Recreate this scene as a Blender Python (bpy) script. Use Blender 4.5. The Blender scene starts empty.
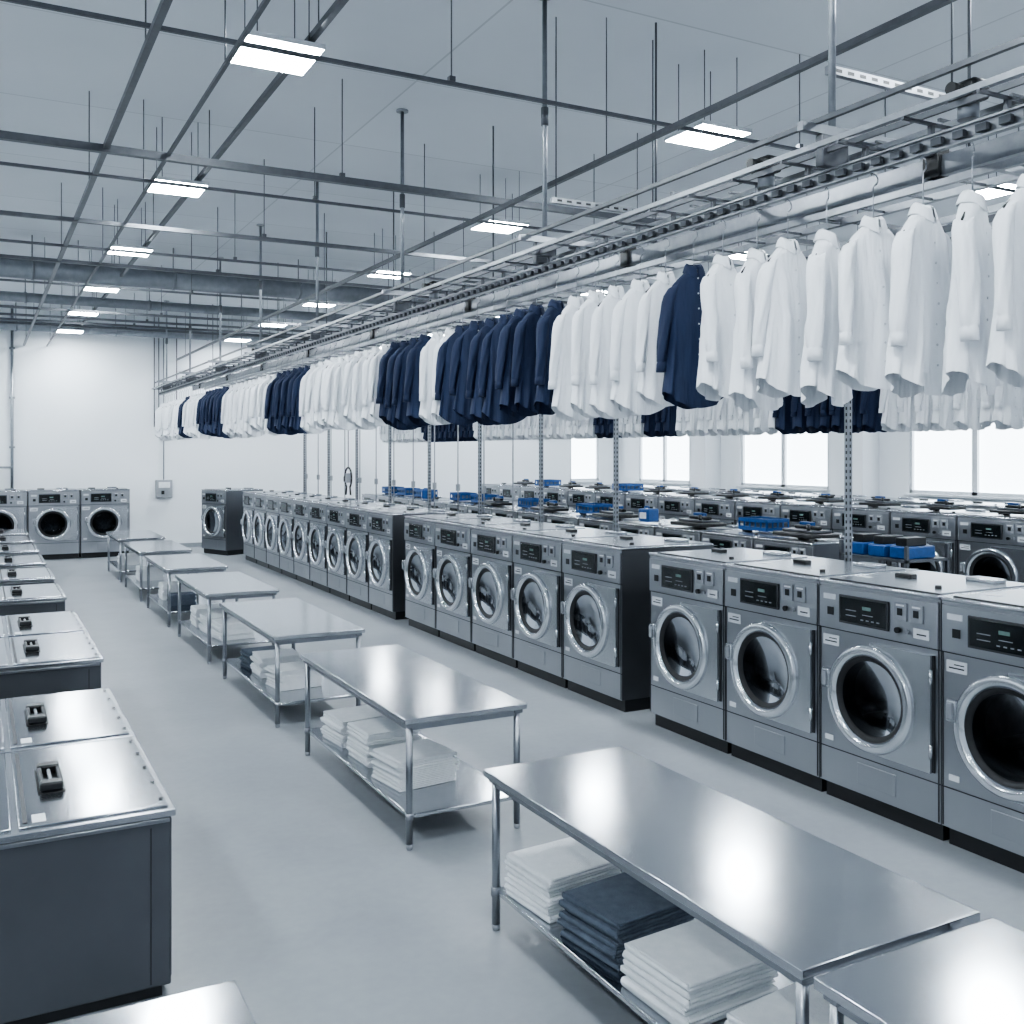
import bpy, bmesh, math, random
from mathutils import Vector, Matrix
random.seed(7)
scn = bpy.context.scene
COL = scn.collection

# ------------------------------------------------------------------ materials
def newmat(name):
    m = bpy.data.materials.new(name); m.use_nodes = True
    nt = m.node_tree
    return m, nt, nt.nodes['Principled BSDF']

def mat(name, c, c2=None, rough=.5, metal=0.0, scale=(5,5,5), nscale=4.0, rvar=0.0, bump=0.0, bscale=60, spec=None, detail=4, bdist=.01):
    m, nt, b = newmat(name)
    c2 = c2 or tuple(x*0.88 for x in c)
    tc = nt.nodes.new('ShaderNodeTexCoord'); mp = nt.nodes.new('ShaderNodeMapping')
    mp.inputs['Scale'].default_value = scale
    nt.links.new(tc.outputs['Object'], mp.inputs['Vector'])
    n = nt.nodes.new('ShaderNodeTexNoise'); n.inputs['Scale'].default_value = nscale; n.inputs['Detail'].default_value = detail
    nt.links.new(mp.outputs['Vector'], n.inputs['Vector'])
    r = nt.nodes.new('ShaderNodeValToRGB')
    r.color_ramp.elements[0].position = .3; r.color_ramp.elements[1].position = .7
    r.color_ramp.elements[0].color = (*c2, 1); r.color_ramp.elements[1].color = (*c, 1)
    nt.links.new(n.outputs['Fac'], r.inputs['Fac'])
    nt.links.new(r.outputs['Color'], b.inputs['Base Color'])
    b.inputs['Metallic'].default_value = metal
    b.inputs['Roughness'].default_value = rough
    if rvar:
        mr = nt.nodes.new('ShaderNodeMapRange')
        mr.inputs['To Min'].default_value = rough - rvar; mr.inputs['To Max'].default_value = rough + rvar
        nt.links.new(n.outputs['Fac'], mr.inputs['Value']); nt.links.new(mr.outputs['Result'], b.inputs['Roughness'])
    if bump:
        n2 = nt.nodes.new('ShaderNodeTexNoise'); n2.inputs['Scale'].default_value = bscale
        bp = nt.nodes.new('ShaderNodeBump'); bp.inputs['Strength'].default_value = bump; bp.inputs['Distance'].default_value = bdist
        nt.links.new(mp.outputs['Vector'], n2.inputs['Vector'])
        nt.links.new(n2.outputs['Fac'], bp.inputs['Height']); nt.links.new(bp.outputs['Normal'], b.inputs['Normal'])
    if spec is not None: b.inputs['Specular IOR Level'].default_value = spec
    return m

M = {}
def emis(name, c, s):
    m, nt, b = newmat(name)
    b.inputs['Base Color'].default_value = (*c, 1)
    b.inputs['Emission Color'].default_value = (*c, 1); b.inputs['Emission Strength'].default_value = s
    return m
M['front']  = mat('washer_panel_steel', (.38,.395,.42), (.36,.375,.40), .30, .92, (1,1,1), 3, .03)
M['plate']  = mat('door_plate_steel', (.55,.57,.60), (.52,.54,.57), .25, .95, (1,1,1), 3, .03)
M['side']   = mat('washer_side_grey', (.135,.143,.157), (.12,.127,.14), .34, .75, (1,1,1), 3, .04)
M['topst']  = mat('washer_top_steel', (.50,.52,.55), (.47,.49,.52), .22, .97, (1,1,1), 2, .04)
M['table']  = mat('table_stainless', (.54,.56,.59), (.50,.52,.55), .15, 1, (1.2,3,1), 2.0, .03)
M['tleg']   = mat('leg_stainless', (.34,.355,.38), (.30,.315,.34), .28, 1, (1,1,1), 3)
M['chrome'] = mat('chrome_ring', (.78,.80,.83), (.74,.76,.79), .2, 1, (1,1,1), 1)
M['black']  = mat('black_plastic', (.010,.011,.013), (.008,.0085,.01), .35)
M['rubber'] = mat('rubber_gasket', (.018,.019,.021), (.012,.012,.014), .5)
M['screen'] = mat('display_black', (.008,.012,.014), (.006,.008,.009), .15)
M['digit']  = emis('display_digits', (.12,.20,.18), .03)
M['label']  = mat('label_white', (.75,.77,.8), (.65,.67,.7), .5)
M['seam']   = mat('seam_dark', (.035,.037,.042), (.03,.03,.035), .5)
M['grey']   = mat('switch_grey', (.30,.315,.34), (.26,.275,.30), .45)
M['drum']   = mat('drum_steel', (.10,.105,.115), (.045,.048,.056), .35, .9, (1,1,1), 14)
M['white']  = mat('white_cotton', (.83,.85,.88), (.80,.82,.855), .85, 0, (2.2,2.2,.35), 6, 0, .55, 11, bdist=.024, detail=2)
M['navy']   = mat('navy_cotton', (.009,.021,.063), (.006,.014,.044), .8, 0, (2.2,2.2,.35), 6, 0, .5, 11, bdist=.022, detail=2)
M['slate']  = mat('slate_towel', (.12,.145,.185), (.09,.112,.148), .95, 0, (1,1,1), 20, 0, .5, 140)
M['towel']  = mat('white_towel', (.86,.88,.90), (.80,.825,.85), .95, 0, (1,1,1), 20, 0, .5, 140)
M['button'] = mat('shirt_button', (.6,.62,.66), None, .3)
M['rail']   = mat('galvanised_rail', (.33,.345,.37), (.27,.285,.31), .34, .9, (3,3,3), 5)
M['strut']  = mat('dark_strut', (.125,.132,.147), (.10,.106,.118), .42, .6, (3,3,3), 5)
M['wall']   = mat('wall_paint', (.84,.87,.90), (.81,.84,.875), .7, 0, (1,1,1), .6, 0, .05, 30)
M['ceil']   = mat('ceiling_paint', (.72,.75,.785), (.66,.69,.725), .8, 0, (1,1,1), .4, 0, .1, 20)
M['frame']  = mat('window_frame_white', (.7,.73,.77), None, .4)
M['duct']   = mat('duct_galvanised', (.26,.275,.30), (.21,.222,.245), .4, .8, (3,3,3), 3)
M['blue']   = mat('blue_plastic', (.008,.07,.25), (.006,.055,.19), .35)
M['panel']  = emis('led_diffuser', (.88,.955,1), 118)
M['day']    = emis('daylight_glazing', (.86,.945,1), 5.0)

def glass():
    m, nt, b = newmat('door_glass'); nt.nodes.remove(b)
    out = nt.nodes['Material Output']
    tr = nt.nodes.new('ShaderNodeBsdfTransparent'); tr.inputs[0].default_value = (.30,.33,.36,1)
    gl = nt.nodes.new('ShaderNodeBsdfGlossy'); gl.inputs['Roughness'].default_value = .06; gl.inputs['Color'].default_value=(.4,.42,.45,1)
    fr = nt.nodes.new('ShaderNodeFresnel'); fr.inputs[0].default_value = 1.33
    mx = nt.nodes.new('ShaderNodeMixShader')
    nt.links.new(fr.outputs[0], mx.inputs[0]); nt.links.new(tr.outputs[0], mx.inputs[1]); nt.links.new(gl.outputs[0], mx.inputs[2])
    nt.links.new(mx.outputs[0], out.inputs[0]); return m
M['glass'] = glass()

def ceil_mat():
    m = M['ceil']; nt = m.node_tree; b = nt.nodes['Principled BSDF']
    tc = nt.nodes.new('ShaderNodeTexCoord'); br = nt.nodes.new('ShaderNodeTexBrick')
    br.inputs['Scale'].default_value = 1; br.inputs['Brick Width'].default_value = 4; br.inputs['Row Height'].default_value = 2.4
    br.inputs['Mortar Size'].default_value = .012; br.offset = 0
    br.inputs['Color1'].default_value=(1,1,1,1); br.inputs['Color2'].default_value=(.95,.95,.95,1); br.inputs['Mortar'].default_value=(.75,.75,.75,1)
    nt.links.new(tc.outputs['Object'], br.inputs['Vector'])
    mx = nt.nodes.new('ShaderNodeMix'); mx.data_type='RGBA'; mx.blend_type='MULTIPLY'; mx.inputs[0].default_value=1
    src = b.inputs['Base Color'].links[0].from_socket
    nt.links.new(src, mx.inputs[6]); nt.links.new(br.outputs['Color'], mx.inputs[7]); nt.links.new(mx.outputs[2], b.inputs['Base Color'])
ceil_mat()

def floor_mat():
    m, nt, b = newmat('polished_concrete')
    tc = nt.nodes.new('ShaderNodeTexCoord')
    n1 = nt.nodes.new('ShaderNodeTexNoise'); n1.inputs['Scale'].default_value = .9; n1.inputs['Detail'].default_value = 7; n1.inputs['Roughness'].default_value=.6
    n2 = nt.nodes.new('ShaderNodeTexNoise'); n2.inputs['Scale'].default_value = 14; n2.inputs['Detail'].default_value = 6
    mx = nt.nodes.new('ShaderNodeMath'); mx.operation = 'MULTIPLY_ADD'; mx.inputs[1].default_value = .35
    r = nt.nodes.new('ShaderNodeValToRGB')
    r.color_ramp.elements[0].position = .45; r.color_ramp.elements[1].position = .9
    r.color_ramp.elements[0].color = (.225,.24,.26,1); r.color_ramp.elements[1].color = (.285,.302,.322,1)
    nt.links.new(tc.outputs['Object'], n1.inputs[0]); nt.links.new(tc.outputs['Object'], n2.inputs[0])
    nt.links.new(n2.outputs[0], mx.inputs[0]); nt.links.new(n1.outputs[0], mx.inputs[2])
    nt.links.new(mx.outputs[0], r.inputs[0]); nt.links.new(r.outputs[0], b.inputs['Base Color'])
    b.inputs['Roughness'].default_value=.36
    return m
M['floor'] = floor_mat()

# ------------------------------------------------------------------ mesh builder
class B:
    def __init__(s): s.bm = bmesh.new(); s.mats = []
    def mi(s, k):
        if k not in s.mats: s.mats.append(k)
        return s.mats.index(k)
    def box(s, x0,x1,y0,y1,z0,z1, k, bev=0, seg=2):
        r = bmesh.ops.create_cube(s.bm, size=1); vs = r['verts']
        for v in vs:
            v.co = Vector(((x0+x1)/2 + v.co.x*(x1-x0), (y0+y1)/2 + v.co.y*(y1-y0), (z0+z1)/2 + v.co.z*(z1-z0)))
        fs = set(f for v in vs for f in v.link_faces); i = s.mi(k)
        for f in fs: f.material_index = i
        if bev:
            es = list(set(e for v in vs for e in v.link_edges))
            rr = bmesh.ops.bevel(s.bm, geom=es, offset=bev, segments=seg, affect='EDGES', profile=.5)
            for f in rr['faces']: f.material_index = i; f.smooth = True
            vs = list(set(v for f in rr['faces'] for v in f.verts))
        return vs
    def quad(s, pts, k):
        f = s.bm.faces.new([s.bm.verts.new(p) for p in pts]); f.material_index = s.mi(k); return f
    def cyl(s, p0, p1, r, k, seg=10, r2=None, caps=True):
        p0=Vector(p0); p1=Vector(p1); d=p1-p0; r2 = r if r2 is None else r2
        q = d.to_track_quat('Z','Y'); i = s.mi(k)
        a=[];b=[]
        for j in range(seg):
            t=2*math.pi*j/seg; c=Vector((math.cos(t),math.sin(t),0))
            a.append(s.bm.verts.new(p0+q@(c*r))); b.append(s.bm.verts.new(p1+q@(c*r2)))
        for j in range(seg):
            f=s.bm.faces.new((a[j],a[(j+1)%seg],b[(j+1)%seg],b[j])); f.smooth=True; f.material_index=i
        if caps:
            for l in (a[::-1],b):
                f=s.bm.faces.new(l); f.material_index=i
    def path(s, pts, r, k, seg=8):
        for a,b in zip(pts[:-1],pts[1:]): s.cyl(a,b,r,k,seg)
    def lathe_x(s, prof, cy, cz, k, seg=40, flip=False):
        i = s.mi(k); rings=[]
        for (r,x) in prof:
            if r < 1e-5: rings.append([s.bm.verts.new((x,cy,cz))])
            else: rings.append([s.bm.verts.new((x,cy+r*math.cos(2*math.pi*j/seg),cz+r*math.sin(2*math.pi*j/seg))) for j in range(seg)])
        for a,b in zip(rings[:-1],rings[1:]):
            for j in range(seg):
                j2=(j+1)%seg
                if len(b)==1: f=s.bm.faces.new((a[j],a[j2],b[0]))
                elif len(a)==1: f=s.bm.faces.new((a[0],b[j2],b[j]))
                else: f=s.bm.faces.new((a[j],a[j2],b[j2],b[j]))
                f.smooth=True; f.material_index=i
    def mesh(s, name, recalc=True):
        if recalc: bmesh.ops.recalc_face_normals(s.bm, faces=s.bm.faces)
        me = bpy.data.meshes.new(name); s.bm.to_mesh(me); s.bm.free()
        for k in s.mats: me.materials.append(M[k])
        return me
    def obj(s, name, loc=(0,0,0), rot=0, scale=(1,1,1)):
        return put(s.mesh(name), name, loc, rot, scale)

def put(me, name, loc=(0,0,0), rot=0, scale=(1,1,1), parent=None):
    o = bpy.data.objects.new(name, me); COL.objects.link(o)
    o.location = loc; o.rotation_euler = (0,0,rot); o.scale = scale
    if parent: o.parent = parent
    return o

# ------------------------------------------------------------------ room
XL, XR, YF, YB, ZC = -5.0, 20.0, -3.5, 29.3, 6.55
b=B(); b.box(XL,XR+.3,YF,YB+.3,-.1,0,'floor'); b.obj('floor')
b=B(); b.box(XL,XR+.3,YF,YB+.3,ZC,ZC+.15,'ceil'); b.obj('ceiling')
def wall_y(name, x0,x1,y0,y1, wins):
    b=B(); x=x0
    for (a,c,z0,z1) in wins:
        b.box(x,a,y0,y1,0,ZC,'wall'); b.box(a,c,y0,y1,0,z0,'wall'); b.box(a,c,y0,y1,z1,ZC,'wall'); x=c
    b.box(x,x1,y0,y1,0,ZC,'wall'); return b.obj(name)
def wall_x(name, y0,y1,x0,x1, wins):
    b=B(); y=y0
    for (a,c,z0,z1) in wins:
        b.box(x0,x1,y,a,0,ZC,'wall'); b.box(x0,x1,a,c,0,z0,'wall'); b.box(x0,x1,a,c,z1,ZC,'wall'); y=c
    b.box(x0,x1,y,y1,0,ZC,'wall'); return b.obj(name)
bw=[(17.9,19.1,1.7,3.7)]
wall_y('wall_back', XL, XR, YB, YB+.25, bw)
rw=[(2.0,5.4,1.7,3.7),(7.6,11.2,1.7,3.7),(13.3,16.9,1.7,3.7),(19.5,23.0,1.7,3.7),(25.4,28.2,1.7,3.7)]
wall_x('wall_right', YF, YB, XR, XR+.25, rw)
b=B(); b.box(XL-.2,XL,YF,YB+.25,0,ZC,'wall'); b.obj('wall_left')
b=B(); b.box(XL,XR,YB-.02,YB,0,.12,'grey'); b.obj('baseboard_back')
wi=1
for (a,c,z0,z1) in rw:
    b=B(); x0,x1=XR+.03,XR+.11
    b.box(XR+.12,XR+.13,a,c,z0,z1,'day')
    b.box(x0,x1,a,a+.08,z0,z1,'frame'); b.box(x0,x1,c-.08,c,z0,z1,'frame')
    b.box(x0,x1,a,c,z0,z0+.08,'frame'); b.box(x0,x1,a,c,z1-.08,z1,'frame')
    y=(a+c)/2; b.box(x0,x1,y-.07,y+.07,z0,z1,'frame')
    b.box(XR-.12,XR+.03,a-.06,c+.06,z0-.06,z0,'frame',.01)
    b.obj('window_%d'%wi); wi+=1
for (a,c,z0,z1) in bw:
    b=B(); y0,y1=YB+.03,YB+.11
    b.box(a,c,YB+.12,YB+.13,z0,z1,'day')
    b.box(a,a+.08,y0,y1,z0,z1,'frame'); b.box(c-.08,c,y0,y1,z0,z1,'frame')
    b.box(a,c,y0,y1,z0,z0+.08,'frame'); b.box(a,c,y0,y1,z1-.08,z1,'frame')
    b.box(a-.06,c+.06,YB-.12,YB+.03,z0-.06,z0,'frame',.01)
    b.obj('window_%d'%wi); wi+=1
b=B(); b.box(-.3,.3,-.3,.3,0,ZC,'wall',.01); b.box(-.32,.32,-.32,.32,0,.3,'grey'); pil=b.mesh('concrete_column')
for y in (6.5,12.2,18.1,24.2): put(pil,'concrete_column',(XR-.3,y,0))

# ------------------------------------------------------------------ washer
def washer_mesh():
    b=B(); W=.56; D=1.15; Hh=1.68; p=.13
    cy,cz=.03,.87; R=.31
    b.box(.05,D-.03,-W+.02,W-.02,0,p,'black')
    b.quad([(0,-W,p),(D,-W,p),(D,-W,Hh),(0,-W,Hh)],'side')
    b.quad([(0,W,p),(0,W,Hh),(D,W,Hh),(D,W,p)],'side')
    b.quad([(D,-W,p),(D,W,p),(D,W,Hh),(D,-W,Hh)],'side')
    b.quad([(0,-W,p),(0,W,p),(D,W,p),(D,-W,p)],'black')
    y0,y1,z0,z1=-.46,.52,.42,1.32
    for q in ((-W,W,p,z0),(-W,W,z1,Hh),(-W,y0,z0,z1),(y1,W,z0,z1)):
        b.quad([(0,q[0],q[2]),(0,q[1],q[2]),(0,q[1],q[3]),(0,q[0],q[3])],'front')
    N=48; ci=[];sq=[]
    for j in range(N):
        t=2*math.pi*(j+.0)/N; c,s_=math.cos(t),math.sin(t)
        ci.append(b.bm.verts.new((0,cy+R*c,cz+R*s_)))
        k=min(((y1-cy) if c>0 else (cy-y0))/max(abs(c),1e-6), ((z1-cz) if s_>0 else (cz-z0))/max(abs(s_),1e-6))
        sq.append(b.bm.verts.new((0,cy+k*c,cz+k*s_)))
    for j in range(N):
        j2=(j+1)%N
        f=b.bm.faces.new((ci[j],ci[j2],sq[j2],sq[j])); f.material_index=b.mi('front')
    for (ys,zs) in ((y1,z1),(y0,z1),(y0,z0),(y1,z0)):
        dy=.09 if ys>0 else -.09; dz=.09 if zs>.8 else -.09
        b.quad([(.0008,ys,zs),(.0008,ys-dy,zs),(.0008,ys-dy,zs-dz),(.0008,ys,zs-dz)],'front')
    b.lathe_x([(.31,0),(.30,.03),(.27,.06),(.27,.10)],cy,cz,'rubber')
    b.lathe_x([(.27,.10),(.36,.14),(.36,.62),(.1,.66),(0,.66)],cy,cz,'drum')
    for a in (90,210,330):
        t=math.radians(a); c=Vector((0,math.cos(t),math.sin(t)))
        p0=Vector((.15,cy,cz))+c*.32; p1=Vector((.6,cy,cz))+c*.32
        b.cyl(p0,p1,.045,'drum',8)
    # door ring
    b.lathe_x([(.385,0),(.388,-.02),(.392,-.022)],cy,cz,'black',56)
    b.lathe_x([(.392,-.022),(.398,-.045),(.392,-.064),(.378,-.074)],cy,cz,'chrome',56)
    b.lathe_x([(.378,-.074),(.345,-.080),(.338,-.078)],cy,cz,'chrome',56)
    b.lathe_x([(.338,-.078),(.322,-.066),(.308,-.035),(.31,0)],cy,cz,'chrome',56)
    b.lathe_x([(.314,-.05),(.29,-.045),(.275,-.025),(.265,0.01)],cy,cz,'rubber',40)
    b.lathe_x([(.278,-.025),(.22,-.005),(.12,.01),(0,.015)],cy,cz,'glass',40)
    # hinge plate on the right, cut out around the ring
    PX=-.04; yl=-.505; zb,zt=.47,1.285; N2=24; inn=[];out=[]
    for j in range(N2+1):
        t=math.pi/2+math.pi*j/N2; c,s_=math.cos(t),math.sin(t)
        inn.append((cy+.387*c,cz+.387*s_))
        k=min((cy-yl)/max(-c,1e-6), ((zt-cz) if s_>0 else (cz-zb))/max(abs(s_),1e-6))
        out.append((cy+k*c,cz+k*s_))
    oc=[]
    for j in range(N2):
        a,c=out[j],out[j+1]; ex=[]
        if a[0]>yl+1e-5 and c[0]<=yl+1e-5: ex=[(yl,zt)]
        if a[0]<=yl+1e-5 and c[0]>yl+1e-5: ex=[(yl,zb)]
        oc.append(a); oc+=ex
        b.quad([(PX,*inn[j]),(PX,*inn[j+1]),(PX,*c)]+[(PX,*e) for e in ex]+[(PX,*a)],'plate')
    oc.append(out[-1])
    for a,c in zip(oc[:-1],oc[1:]): b.quad([(PX,*a),(PX,*c),(-.001,*c),(-.001,*a)],'plate')
    for e in (0,N2): b.quad([(PX,*inn[e]),(PX,*out[e]),(-.001,*out[e]),(-.001,*inn[e])],'plate')
    b.box(-.008,-.001,yl-.012,yl-.001,zb,zt,'seam')
    for z in (.62,1.14): b.cyl((-.04,yl-.005,z-.05),(-.04,yl-.005,z+.05),.014,'chrome',8)
    # handle
    b.box(-.085,-.03,cy+.36,cy+.435,.88,1.03,'plate',.012)
    b.box(-.10,-.08,cy+.375,cy+.42,.90,1.01,'grey',.006)
    # control panel
    b.box(-.018,-.001,-W+.01,W-.01,1.335,1.655,'front',.006)
    b.box(-.034,-.015,-.135,.335,1.395,1.61,'seam',.006)
    b.box(-.037,-.030,-.12,.32,1.41,1.595,'screen',.003)
    b.box(-.039,-.036,.02,.10,1.52,1.545,'digit'); b.box(-.039,-.036,.16,.26,1.46,1.466,'grey'); b.box(-.039,-.036,.16,.26,1.50,1.506,'grey'); b.box(-.039,-.036,.0,.1,1.48,1.485,'grey')
    for j in range(4): b.box(-.039,-.036,-.06+j*.05,-.035+j*.05,1.44,1.448,'grey')
    for y in (-.24,-.38):
        b.box(-.03,-.015,y-.055,y+.055,1.49,1.62,'grey',.006); b.box(-.038,-.028,y-.02,y+.02,1.53,1.58,'black'); b.box(-.032,-.029,y-.035,y+.035,1.595,1.607,'label')
    b.cyl((-.015,-.22,1.42),(-.045,-.22,1.42),.022,'black',12)
    b.cyl((-.015,-.30,1.42),(-.04,-.30,1.42),.016,'grey',12)
    b.box(-.024,-.017,-.48,-.35,1.385,1.455,'label'); b.box(-.026,-.023,-.46,-.38,1.41,1.42,'seam'); b.box(-.024,-.017,.38,.50,1.56,1.60,'label')
    b.box(-.024,-.017,.40,.46,1.44,1.50,'black'); b.box(-.005,-.001,.36,.52,1.20,1.28,'label')
    b.box(-.006,-.004,.38,.50,1.225,1.235,'seam'); b.box(-.006,-.004,.38,.46,1.25,1.258,'seam')
    b.box(-.005,-.001,.42,.50,.46,.50,'label')
    # trims / seams
    b.box(-.004,.0,-W,W,1.325,1.333,'seam'); b.box(-.004,0,-W,W,.40,.408,'seam')
    b.box(-.004,0,-.55,-.54,.14,1.66,'seam'); b.box(-.004,0,.545,.555,.14,1.66,'seam')
    b.box(-.006,0,-.18,.18,.20,.36,'front',.004)
    # top lid
    b.box(-.02,D,-W+.003,W-.003,Hh,Hh+.025,'topst',.008)
    b.box(.06,D-.10,-W+.06,W-.06,Hh+.025,Hh+.032,'topst')
    b.box(.05,.055,-W+.05,W-.05,Hh+.025,Hh+.034,'seam')
    b.box(.58,.66,.18,.34,Hh+.03,Hh+.06,'black',.01)
    b.cyl((.3,-.3,Hh+.03),(.3,-.3,Hh+.05),.025,'black',10)
    b.box(.85,1.0,-.35,-.1,Hh+.03,Hh+.06,'topst',.01)
    b.box(.30,.36,.35,.45,Hh+.031,Hh+.034,'label')
    return b.mesh('washer')
WM=washer_mesh()
def wash(x,y,rot=0,sc=(1,1,1)): return put(WM,'industrial_washing_machine',(x,y,0),rot,sc)
XW=5.85
for i in range(8): wash(XW, 8.06-1.13*(i+.5))
for i in range(5): wash(XW, 8.54+1.192*(i+.5),0,(1.05,1.055,1))
for i in range(9): wash(XW, 15.0+1.145*(i+.5),0,(1.03,1.01,1))
wash(5.45,26.9,math.radians(22))
for i in range(5): wash(3.45-1.2*(i+.5),27.5,math.radians(90),(1,1.05,1.02))
for i in range(15): wash(9.5,9.5+1.15*(i+.5),0,(1,1,.89))
for i in range(15): wash(13.0,7.6+1.25*(i+.5),0,(1,1.1,1.03))
for i in range(12): wash(16.4,10.6+1.25*(i+.5),0,(1,1.1,1.0))

# ------------------------------------------------------------------ work tables
def table_mesh(L,name='stainless_work_table'):
    b=B(); W=.94; h=.9
    b.box(0,W,0,L,h-.04,h,'table',.006,3)
    b.box(.04,W-.04,.04,.09,h-.09,h-.04,'tleg'); b.box(.04,W-.04,L-.09,L-.04,h-.09,h-.04,'tleg')
    b.box(.04,.08,.04,L-.04,h-.09,h-.04,'tleg'); b.box(W-.08,W-.04,.04,L-.04,h-.09,h-.04,'tleg')
    b.box(.05,W-.05,.05,L-.05,.205,.235,'table',.008)
    for x in (.055,W-.055):
        for y in (.055,L-.055):
            b.cyl((x,y,.035),(x,y,h-.045),.024,'tleg',12)
            b.cyl((x,y,0),(x,y,.035),.020,'grey',12,.026)
            b.cyl((x,y,.195),(x,y,.245),.030,'tleg',12)
            b.box(x-.032,x+.032,y-.032,y+.032,h-.07,h-.04,'tleg',.004)
    return b.mesh(name)
T25=table_mesh(2.49); T22=table_mesh(2.25)
TX=2.52
for y,m in ((.04,T25),(2.58,T25),(6.25,T25),(9.65,T25),(12.95,T22),(16.0,T22),(19.0,T22),(22.0,T22)):
    put(m,'stainless_work_table',(TX,y,0))
put(T25,'stainless_work_table',(-.17,.96,0))

# ------------------------------------------------------------------ folded stacks
def stack_mesh(name,n,k,wx=.5,wy=.42,t=.034,seed=0):
    rnd=random.Random(seed); b=B(); z=0
    for i in range(n):
        dx=rnd.uniform(-.018,.018); dy=rnd.uniform(-.018,.018); tt=t*rnd.uniform(.85,1.1)
        hh=tt/2
        for q in range(2):
            ins=.010*q
            b.box(-wx/2+dx+ins,wx/2+dx-.006*q,-wy/2+dy,wy/2+dy-ins,z+q*hh+.0008,z+(q+1)*hh,k,hh*.46,2)
        b.box(-wx/2+dx-.003,-wx/2+dx+.016,-wy/2+dy+.004,wy/2+dy-.004,z+.002,z+tt-.001,k,tt*.42,3)
        z+=tt
    for v in b.bm.verts:
        v.co.z += .007*math.sin(v.co.x*9+seed)*math.cos(v.co.y*8+seed)*min(1,v.co.z/.1)
        v.co.x += .006*math.sin(v.co.z*70+v.co.y*12+seed)
    return b.mesh(name)
SW=[stack_mesh('folded_towel_stack',n,'towel',seed=n) for n in (6,7,6,8)]
SS=stack_mesh('folded_towel_stack_slate',7,'slate',.52,.46,.033,3)
SL=[stack_mesh('shirt_stack',n,'towel',.46,.42,.026,n+20) for n in (9,10,8)]
def st(m,x,y,r=0,s=1): put(m,'folded_towel_stack',(x,y,.236),r,(s,s,s))
st(SW[1],TX+.34,4.74,.1,1.0); st(SS,TX+.38,4.18,.12,.98); st(SW[2],TX+.36,3.60,.06,1.08); st(SW[0],TX+.40,2.98,.1,1.0)
st(SL[0],TX+.34,8.2,.1); st(SL[1],TX+.36,7.6,.06); st(SL[2],TX+.38,7.0,.12,1.05)
st(SS,TX+.38,11.6,.1,.75); st(SL[0],TX+.40,11.05,0,1); st(SL[2],TX+.42,10.4,.1,1)
st(SL[1],TX+.38,14.6,0); st(SL[0],TX+.40,14.0,.1); st(SL[0],TX+.45,13.45,.1)
st(SL[1],TX+.38,17.5,0); st(SS,TX+.38,16.8,0,.75); st(SL[1],TX+.38,20.3,0); st(SL[0],TX+.4,23.3,0)
st(SW[1],TX+.45,1.9,.05); st(SW[2],TX+.45,1.2,-.05)

# ------------------------------------------------------------------ low top-loading machines (left row)
def lowmach(L=1.43):
    b=B(); X0=-1.5; X1=.0; h=.93
    b.box(X0,X1-.02,.01,L-.01,.06,h-.03,'side',.01)
    b.box(X0+.04,X1-.06,.04,L-.04,0,.06,'black')
    b.box(X0,X1,0,L-.005,h-.035,h,'topst',.006,3)
    b.box(-.70,-.03,.05,L-.05,h,h+.012,'table',.005)
    b.box(X0+.03,-.73,.05,L-.05,h,h+.012,'table',.005)
    b.box(-.025,-.018,.02,L-.02,.1,h-.05,'seam')
    b.box(X1-.022,X1-.012,.10,.104,.1,h-.05,'seam')
    b.box(-.12,-.114,.006,.012,.08,h-.08,'seam')
    for j in range(5): 
        y=.15+j*(L-.3)/4; b.cyl((-.05,y,h+.012),(-.05,y,h+.02),.010,'black',8)
    b.box(X0,X1-.03,-.002,.012,h-.06,h-.04,'tleg',.003)
    cx=-.53; cy=L*.50
    b.box(cx-.066,cx+.066,cy-.22,cy+.22,h+.012,h+.016,'black',.002)
    b.box(cx-.056,cx+.056,cy-.20,cy-.12,h+.014,h+.062,'black',.012); b.box(cx-.056,cx+.056,cy+.12,cy+.20,h+.014,h+.062,'black',.012)
    b.box(cx-.056,cx-.034,cy-.16,cy+.16,h+.024,h+.055,'black',.008); b.box(cx+.034,cx+.056,cy-.16,cy+.16,h+.024,h+.055,'black',.008)
    b.cyl((cx,cy-.12,h+.035),(cx,cy+.12,h+.035),.010,'grey',8)
    b.box(-.64,-.58,.09,.2,h+.012,h+.0145,'label')
    b.box(-.68,-.66,.1,L-.1,h+.012,h+.0145,'seam')
    return b.mesh('top_loading_washer')
LM=lowmach()
for y in (5.15,6.6): put(LM,'top_loading_washer',(.86,y,0))
for y in (9.2,10.65,13.3,15.4,17.5,19.7,21.9,24.0): put(LM,'top_loading_washer',(.94,y,0))

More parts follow.
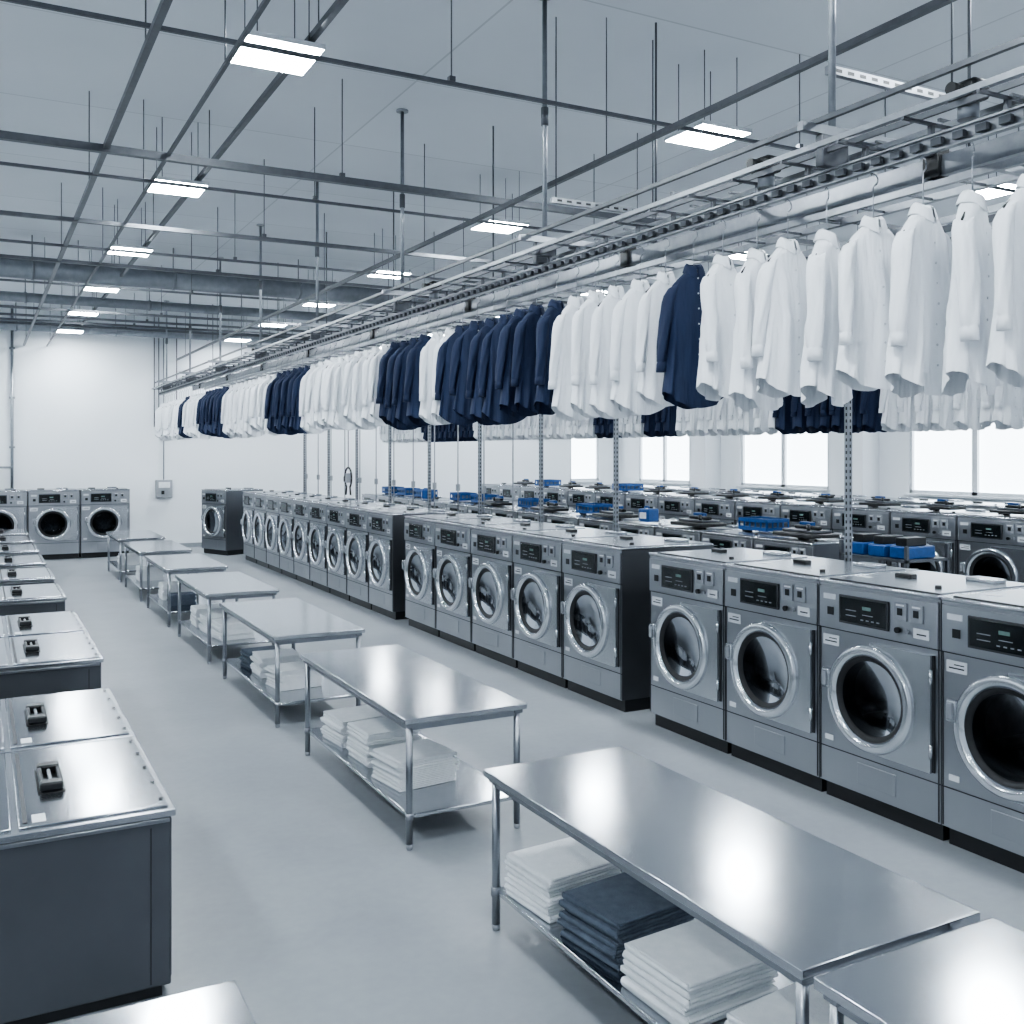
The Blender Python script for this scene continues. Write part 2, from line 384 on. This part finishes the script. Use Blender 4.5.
# ------------------------------------------------------------------ shirts
def shirt_mesh(k,seed,wf=1.0):
    rnd=random.Random(seed); b=B(); bm=b.bm; i=b.mi(k); SEG=72
    ph=[rnd.uniform(0,6.28) for _ in range(8)]
    prof=[(0,.055,.05),(-.012,.064,.055),(-.035,.090,.06),(-.065,.125,.06),(-.10,.158,.06),(-.14,.182,.062),(-.18,.190,.066),(-.24,.190,.072),
          (-.29,.188,.078),(-.34,.187,.082),(-.39,.188,.086),(-.44,.190,.09),(-.49,.194,.093),(-.54,.199,.096),(-.59,.204,.099),(-.64,.210,.101),(-.7,.217,.105),(-.78,.225,.108),(-.85,.232,.11),(-.91,.236,.112)]
    def ridge(a):
        return 1-2*abs(math.sin(a/2))**.8
    rings=[]
    for (z,a,d) in prof:
        v=min(1,max(0,(-z-.10)/.6)); ring=[]
        for j in range(SEG):
            t=2*math.pi*j/SEG; c,s=math.cos(t),math.sin(t)
            e=.75; x=a*math.copysign(abs(c)**e,c); y=d*math.copysign(abs(s)**e,s)
            rp=1+v*(.22*ridge(5*t+ph[0]+z*1.5)+.15*ridge(9*t+ph[1]-z*1.6)+.07*math.sin(14*t+ph[2]+z*2))
            y*=rp; x*=1+v*.03*math.sin(3*t+ph[3]+z*2)
            y+=.012*math.sin(z*4+ph[5])*v
            y+=.008*ridge((x*1.0+z*.6)*38+ph[2])*math.exp(-((z+.34)/.16)**2)
            y+=.006*ridge((x*-1.3+z*.7)*45+ph[6])*math.exp(-((z+.52)/.16)**2)
            if s<0 and abs(x)<.02: y-=.006
            zz=z
            if z<-.7: zz+= .09*(abs(x)/.22)**2*((-z-.7)/.21)
            if z>-.02: zz-= .03*max(0,-s)
            ring.append(bm.verts.new((x,y,zz)))
        rings.append(ring)
    for A,C in zip(rings[:-1],rings[1:]):
        for j in range(SEG):
            f=bm.faces.new((A[j],A[(j+1)%SEG],C[(j+1)%SEG],C[j])); f.smooth=True; f.material_index=i
    cr=[(.052,.046,-.012,0),(.050,.044,.030,0),(.054,.048,.046,0),(.066,.060,.032,.0),(.080,.078,-.010,.026),(.078,.076,-.014,.026)]
    R=[]
    for (a,d,z,pt) in cr:
        ring=[]
        for j in range(29):
            t=-math.pi/2+.12+(2*math.pi-.24)*j/28
            fr=max(0,-math.sin(t))**3
            ring.append(bm.verts.new((a*math.cos(t),d*math.sin(t),z-.025*max(0,-math.sin(t))-pt*fr)))
        R.append(ring)
    for A,C in zip(R[:-1],R[1:]):
        for j in range(28):
            f=bm.faces.new((A[j],A[j+1],C[j+1],C[j])); f.smooth=True; f.material_index=i
    for sd in (-1,1):
        sw=rnd.uniform(-.14,.10); S=[]
        pts=[(.148,-.105,.043,.050),(.174,-.15,.052,.056),(.190,-.22,.050,.058),(.198,-.26,.047,.057),(.204,-.30,.045,.056),(.210,-.34,.044,.055),(.215,-.38,.042,.054),(.220,-.42,.040,.053),(.224,-.46,.039,.052),(.228,-.50,.038,.050),(.231,-.54,.037,.048),
             (.234,-.60,.035,.046),(.235,-.607,.029,.040),(.235,-.615,.034,.044),(.236,-.672,.035,.045)]
        for (x,z,rx,ry) in pts:
            ring=[]; v=min(1,(-z-.1)/.3)
            for j in range(24):
                t=2*math.pi*j/24; rp=1+v*.15*ridge(3*t+ph[2]+z*5+sd)+v*.08*math.sin(5*t+z*18)
                if z<-.605: rp=1
                ring.append(bm.verts.new((sd*(x+rx*math.cos(t)*rp), ry*math.sin(t)*rp+sw*(-z-.1)-.025*v, z+.03*rx/.06*math.cos(t)*(-1 if z>-.16 else 0))))
            S.append(ring)
        for A,C in zip(S[:-1],S[1:]):
            for j in range(24):
                f=bm.faces.new((A[j],A[(j+1)%24],C[(j+1)%24],C[j])); f.smooth=True; f.material_index=i
        f=bm.faces.new(S[0]); f.material_index=i; f=bm.faces.new(S[-1]); f.material_index=i
    for z in (-.06,-.16,-.26,-.36,-.46,-.56,-.66,-.76):
        rr=min(rings,key=lambda r:abs(r[SEG*3//4].co.z-z)); y=rr[SEG*3//4].co.y
        b.cyl((0,y+.002,z),(0,y-.004,z),.006,'button',8)
    for v in bm.verts: v.co.x*=wf
    b.path([(-.15,0,-.11),(0,0,.02),(.15,0,-.11)],.007,'black',6)
    b.path([(0,0,.02),(0,0,.20),(.024,0,.22),(.028,0,.245),(.016,0,.268),(-.004,0,.274),(-.022,0,.262)],.004,'rail',6)
    bmesh.ops.recalc_face_normals(bm, faces=bm.faces)
    return b.mesh('dress_shirt',False)
SHW=[shirt_mesh('white',s,random.uniform(.86,.98)) for s in range(9)]; SHN=[shirt_mesh('navy',s+50) for s in range(4)]
def is_navy(y,rng):
    return any(a<y<c for a,c in rng)
NR=((5.28,5.6),(7.05,9.0),(9.8,10.75),(14.0,15.6),(19.2,21.3),(23.0,23.6))
CX=4.2; ZB=4.190
y=1.75
while y<27.3:
    nv=is_navy(y,NR); m=random.choice(SHN if nv else SHW)
    s=random.uniform(.95,1.05)
    put(m,'dress_shirt',(CX+random.uniform(-.01,.01),y,ZB-.278*s),random.uniform(-.4,.4),(random.uniform(.92,1.02),.95,s))
    y+=random.uniform(.26,.34)
NR2=((9.0,11.0),(13.5,14.2),(15.0,15.8),(21,24))
grp=bpy.data.objects.new('hanging_garment_line',None); COL.objects.link(grp); y=6.5; j=0
while y<27.4:
    nv=is_navy(y,NR2)
    put(random.choice(SHN if nv else SHW),'shirt_%d'%j,(10.4,y,ZB-.29),random.uniform(-.35,.35),(1,1,1.04),grp); j+=1
    y+=random.uniform(.24,.32)

# ------------------------------------------------------------------ conveyor
def conveyor(X,ya,yb,full,name):
    b=B()
    b.box(X-.02,X+.02,ya,yb,4.195,4.203,'rail'); b.box(X-.005,X+.005,ya,yb,4.203,4.27,'rail'); b.box(X-.025,X+.025,ya,yb,4.27,4.28,'rail')
    y=ya
    while y<yb:
        b.box(X-.04,X-.012,y,y+.06,4.215,4.25,'strut'); y+=.125
    if full:
        for x,z,w,h,k in ((X-.20,4.36,.022,.03,'rail'),(X-.06,4.37,.018,.03,'strut'),(X+.14,4.36,.022,.03,'rail'),(X-.13,4.52,.028,.028,'strut'),
                          (X+.30,4.56,.03,.03,'rail'),(X+.42,4.44,.03,.04,'rail'),(X+.62,4.44,.03,.04,'strut'),(X+.85,4.40,.05,.12,'rail'),(X+1.15,4.42,.04,.09,'rail'),
                          (X+1.35,4.53,.03,.03,'strut'),(X+1.7,4.48,.05,.05,'rail'),(X+2.2,4.44,.03,.05,'rail'),(X+2.45,4.44,.03,.05,'strut'),(X+2.8,4.40,.06,.10,'duct')):
            b.box(x-w/2,x+w/2,ya,yb,z-h/2,z+h/2,k)
        y=ya+.1
        while y<yb:
            b.box(X-.21,X+.15,y,y+.018,4.33,4.345,'strut'); b.box(X+.30,X+.62,y+.2,y+.218,4.46,4.475,'strut'); b.box(X+1.15,X+1.7,y+.1,y+.12,4.46,4.475,'strut'); b.box(X+2.2,X+2.45,y,y+.02,4.42,4.44,'strut')
            b.box(X-.012,X+.012,y,y+.025,4.28,4.34,'strut'); y+=.42
        for j in range(8):
            y=4.07+3.21*j
            b.box(X-.24,X+3.05,y-.022,y+.022,4.46,4.51,'rail'); b.box(X-.10,X+.10,y-.03,y+.03,4.28,4.46,'strut',.01)
            b.box(X+.1,X+2.9,y+1.58,y+1.61,4.50,4.535,'strut')
            b.cyl((X,y,4.3),(X,y,ZC-.001),.021,'rail',10); b.cyl((X,y,ZC-.02),(X,y,ZC-.001),.07,'rail',12); b.cyl((X,y,5.45),(X,y,5.6),.032,'strut',10)
            b.cyl((X+1.15,y,4.5),(X+1.15,y,ZC-.001),.010,'strut',8)
            b.box(X+.80,X+.90,y-.06,y+.06,4.34,4.52,'black',.01)
        for y in (3.2,4.6,9.6,17):
            b.box(X-.06,X+.06,y-.08,y+.08,4.38,4.48,'black',.02); b.cyl((X-.13,y,4.43),(X-.06,y,4.43),.03,'black',16)
            b.cyl((X,y,4.30),(X,y,4.39),.05,'rail',18)
        for y,z in ((4.35,4.95),(7.6,4.9)):
            b.box(X+.25,X+1.4,y-.02,y+.02,z,z+.05,'rail')
            for q in range(11): b.box(X+.3+q*.1,X+.35+q*.1,y-.022,y-.019,z+.015,z+.035,'black')
            for x in (X+.3,X+1.35): b.cyl((x,y,z),(x,y,ZC-.001),.007,'strut',6)
    else:
        b.box(X-.3,X-.25,ya,yb,4.36,4.42,'rail'); b.box(X+.25,X+.3,ya,yb,4.36,4.42,'rail')
        y=ya
        while y<yb: b.box(X-.3,X+.3,y,y+.03,4.33,4.36,'rail'); y+=.6
        j=6.2
        while j<yb: b.cyl((X,j,4.28),(X,j,ZC-.001),.018,'rail',10); j+=3.2
    return b.obj(name)
conveyor(CX,1.2,27.6,True,'garment_conveyor')
conveyor(10.4,6,27.4,False,'garment_conveyor_track')

# perforated floor posts behind the washers
b=B()
b.box(-.025,.025,-.025,.025,0,4.45,'rail'); b.box(-.06,.06,-.06,.06,0,.012,'rail')
z=.1
while z<4.3:
    b.box(-.027,-.0245,-.008,.008,z,z+.03,'black'); b.box(-.008,.008,-.027,-.0245,z,z+.03,'black'); z+=.06
PM=b.mesh('perforated_post')
for y in (4.9,6.87,10.8,12.76,14.8,16.9,18.9,20.9,22.9,24.9): put(PM,'perforated_post',(7.3,y,0))

# ------------------------------------------------------------------ ceiling strut grid
b=B()
for x,z,w in ((1.03,5.52,.05),(1.58,5.52,.03),(2.28,5.92,.05),(4.9,5.3,.045),(8.4,5.5,.04),(11.6,5.5,.04),(16,5.5,.05)):
    b.box(x-w/2,x+w/2,YF+.3,YB-.05,z-w/2,z+w/2,'strut')
    y=3.3
    while y<YB-.5: b.cyl((x,y,z),(x,y,ZC-.001),.006,'strut',6); y+=4.1
for y,z,w in ((7.2,5.62,.03),(9.9,5.5,.07),(10.86,5.5,.03),(13.1,5.5,.05),(14.8,5.5,.035),(16.0,5.5,.05),(18.2,5.5,.035),(21.5,5.5,.05),(23.5,5.6,.05),(25.6,5.75,.05),(27.2,5.85,.05)):
    b.box(XL+.1,XR-.1,y-w/2,y+w/2,z-w/2,z+w/2,'strut')
    x=-.4
    while x<XR: 
        b.cyl((x,y,z),(x,y,ZC-.001),.006,'strut',6); b.box(x-.025,x+.025,y-.025,y+.025,z+w/2,z+w/2+.04,'strut'); x+=3.7
b.obj('ceiling_strut_grid')
b=B()
for y,z,r in ((19.6,5.95,.19),(22.6,5.85,.10),(28.6,5.95,.13)):
    b.cyl((XL+.1,y,z),(XR-.2,y,z),r,'duct',20)
    x=XL+1
    while x<XR-1: b.cyl((x,y,z),(x+.05,y,z),r+.015,'duct',20); b.cyl((x+.02,y,z),(x+.02,y,ZC-.001),.01,'strut',6); x+=2.4
b.obj('ventilation_duct')

# ------------------------------------------------------------------ light panels
b=B(); s=.29
b.box(-s-.012,s+.012,-s-.012,s+.012,-.0,.04,'frame',.006); b.box(-s,s,-s,s,-.006,.001,'panel')
for x in (-.2,.2):
    for y in (-.2,.2): b.cyl((x,y,.04),(x,y,ZC-5.8-.001),.005,'strut',6)
b.box(-.1,.1,-.04,.04,.04,.08,'grey'); LP=b.mesh('ceiling_light_panel')
for x in (-2.3,2.05,6.32,10.6,14.9):  # leftmost row is unseen, out of frame, added for its illumination
    for y in (-.4,3.6,7.75,12.2,16.4,20.4,24.2,28.0): put(LP,'ceiling_light_panel',(x,y,5.8))

# ------------------------------------------------------------------ wall services
b=B(); b.box(-.22,.22,-.16,0,0,.5,'grey',.015); b.box(-.15,.15,-.175,-.155,.28,.44,'label',.004); b.box(-.08,.0,-.18,-.16,.1,.2,'black'); b.box(.04,.12,-.18,-.16,.1,.2,'grey')
b.cyl((0,-.05,.5),(0,-.05,4.6),.018,'rail',8); b.box(-.05,.05,-.1,0,2.4,2.5,'grey')
b.obj('electrical_control_box',(4.55,YB-.002,1.42))
b=B()
b.cyl((.75,YB-.06,0),(.75,YB-.06,ZC-.001),.035,'rail',12)
for z in (1.5,2.8,4.1,5.4): b.box(.68,.82,YB-.1,YB-.001,z,z+.05,'rail')
b.cyl((-4,YB-.1,2.3),(.75,YB-.1,2.3),.03,'rail',10)
for x in (4.3,4.42,4.9): b.cyl((x,YB-.05,3.4),(x,YB-.05,ZC-.001),.015,'strut',8)
b.obj('wall_conduit')

b=B()
for i in range(12):
    y=14.2+i*1.05; x=7.6
    b.cyl((x,y,0),(x,y,4.44),.013,'rail',8); b.box(x-.03,x+.03,y-.03,y+.03,2.0,2.12,'grey')
b.obj('supply_pipe_drops')
b=B()
pts=[(0,.22*math.cos(t),.22*math.sin(t)) for t in [math.radians(a) for a in range(-60,241,20)]]
b.path(pts,.02,'black',8); b.path([pts[0],(0,.15,-.36)],.02,'black',8); b.cyl((0,0,.22),(0,0,2.3),.01,'strut',6); b.box(-.05,.05,-.06,.06,-.1,.1,'grey',.01)
b.path([pts[-1],(0,-.15,-.36)],.02,'black',8)
b.obj('hanging_hose_coil',(6.9,20.3,2.15))

# ------------------------------------------------------------------ equipment on the mid rows
def canister(k):
    b=B(); b.box(-.14,.14,-.11,.11,0,.22,k,.03,3); b.cyl((.06,0,.21),(.06,0,.25),.035,'black',12)
    b.path([(-.09,0,.21),(-.09,0,.25),(.0,0,.25),(.0,0,.21)],.014,k,8); b.box(-.143,-.139,-.07,.07,.06,.16,'label'); return b.mesh('detergent_canister')
CB=canister('blue')
def module():
    b=B(); b.box(-.3,.2,-.4,.4,0,.06,'black',.02); b.box(-.2,.15,-.3,.3,.06,.10,'side',.01)
    b.box(-.04,.04,-.25,.25,.10,.15,'black',.02); b.cyl((-.16,-.2,.07),(-.16,-.2,.18),.025,'black',8); b.box(.05,.13,.0,.25,.10,.19,'blue',.01); return b.mesh('dosing_pump_unit')
DP=module()
def crate():
    b=B(); 
    b.box(-.3,.3,-.4,.4,0,.02,'blue')
    for s in (-1,1):
        b.box(s*.3-.01,s*.3+.01,-.4,.4,0,.06,'blue'); b.box(s*.3-.01,s*.3+.01,-.4,.4,.14,.2,'blue'); b.box(-.3,.3,s*.4-.01,s*.4+.01,0,.06,'blue'); b.box(-.3,.3,s*.4-.01,s*.4+.01,.14,.2,'blue')
        for j in range(6): b.box(s*.3-.01,s*.3+.01,-.4+j*.155,-.37+j*.155,.05,.15,'blue')
        for j in range(5): b.box(-.3+j*.143,-.27+j*.143,s*.4-.01,s*.4+.01,.05,.15,'blue')
    b.box(-.24,.24,-.34,.34,.02,.17,'slate',.03); return b.mesh('blue_plastic_crate')
CR=crate()
ZT=(1.68+.062)*.89
for i in range(15):
    yc=9.5+1.15*(i+.5)
    if i in (1,5,7,9,10,12,13,14): put(CR,'blue_plastic_crate',(10.2,yc,ZT),0,(.7,.75,.9))
    elif i in (3,11): put(CB,'detergent_canister',(9.72,yc-.1,ZT),random.uniform(-.5,.5))
    else: put(DP,'dosing_pump_unit',(9.95,yc,ZT),random.uniform(-.15,.15))
ZT2=(1.68+.062)*1.03
for i in range(14):
    yc=7.6+1.25*(i+.5)
    if i in (9,12): put(CR,'blue_plastic_crate',(13.5,yc,ZT2),0,(.8,.7,.8))
    else: put(DP,'dosing_pump_unit',(13.5,yc,ZT2),0,(.8,.7,.8))
b=B()
for x in (-.35,.35):
    for y in (-.5,.5): b.box(x-.02,x+.02,y-.02,y+.02,0,1.6,'strut')
for z in (.3,.85,1.4): b.box(-.37,.37,-.52,.52,z,z+.03,'strut')
for z in (.33,.88):
    for y in (-.33,0,.33): b.cyl((0,y,z),(0,y,z+.38),.14,'blue',20); b.cyl((0,y,z+.38),(0,y,z+.42),.04,'black',12)
for y in (-.33,0,.33): b.box(-.3,.2,y-.13,y+.13,1.43,1.58,'blue',.02); b.box(-.25,.1,y-.08,y+.08,1.58,1.68,'black',.01)
b.obj('chemical_dosing_rack',(9.9,8.6,0))

# ------------------------------------------------------------------ world, camera
w=bpy.data.worlds.new('world'); scn.world=w; w.use_nodes=True
w.node_tree.nodes['Background'].inputs[0].default_value=(.76,.87,1,1)
w.node_tree.nodes['Background'].inputs[1].default_value=.65
try: scn.view_settings.look='AgX - Medium High Contrast'
except Exception: pass

cam=bpy.data.cameras.new('camera'); co=bpy.data.objects.new('camera',cam); COL.objects.link(co)
cam.lens=35.05; cam.sensor_width=36; cam.shift_y=-60/1024; cam.clip_end=200
co.location=(0,0,2.7); co.rotation_euler=(math.radians(90),0,math.radians(-28.1))
scn.camera=co
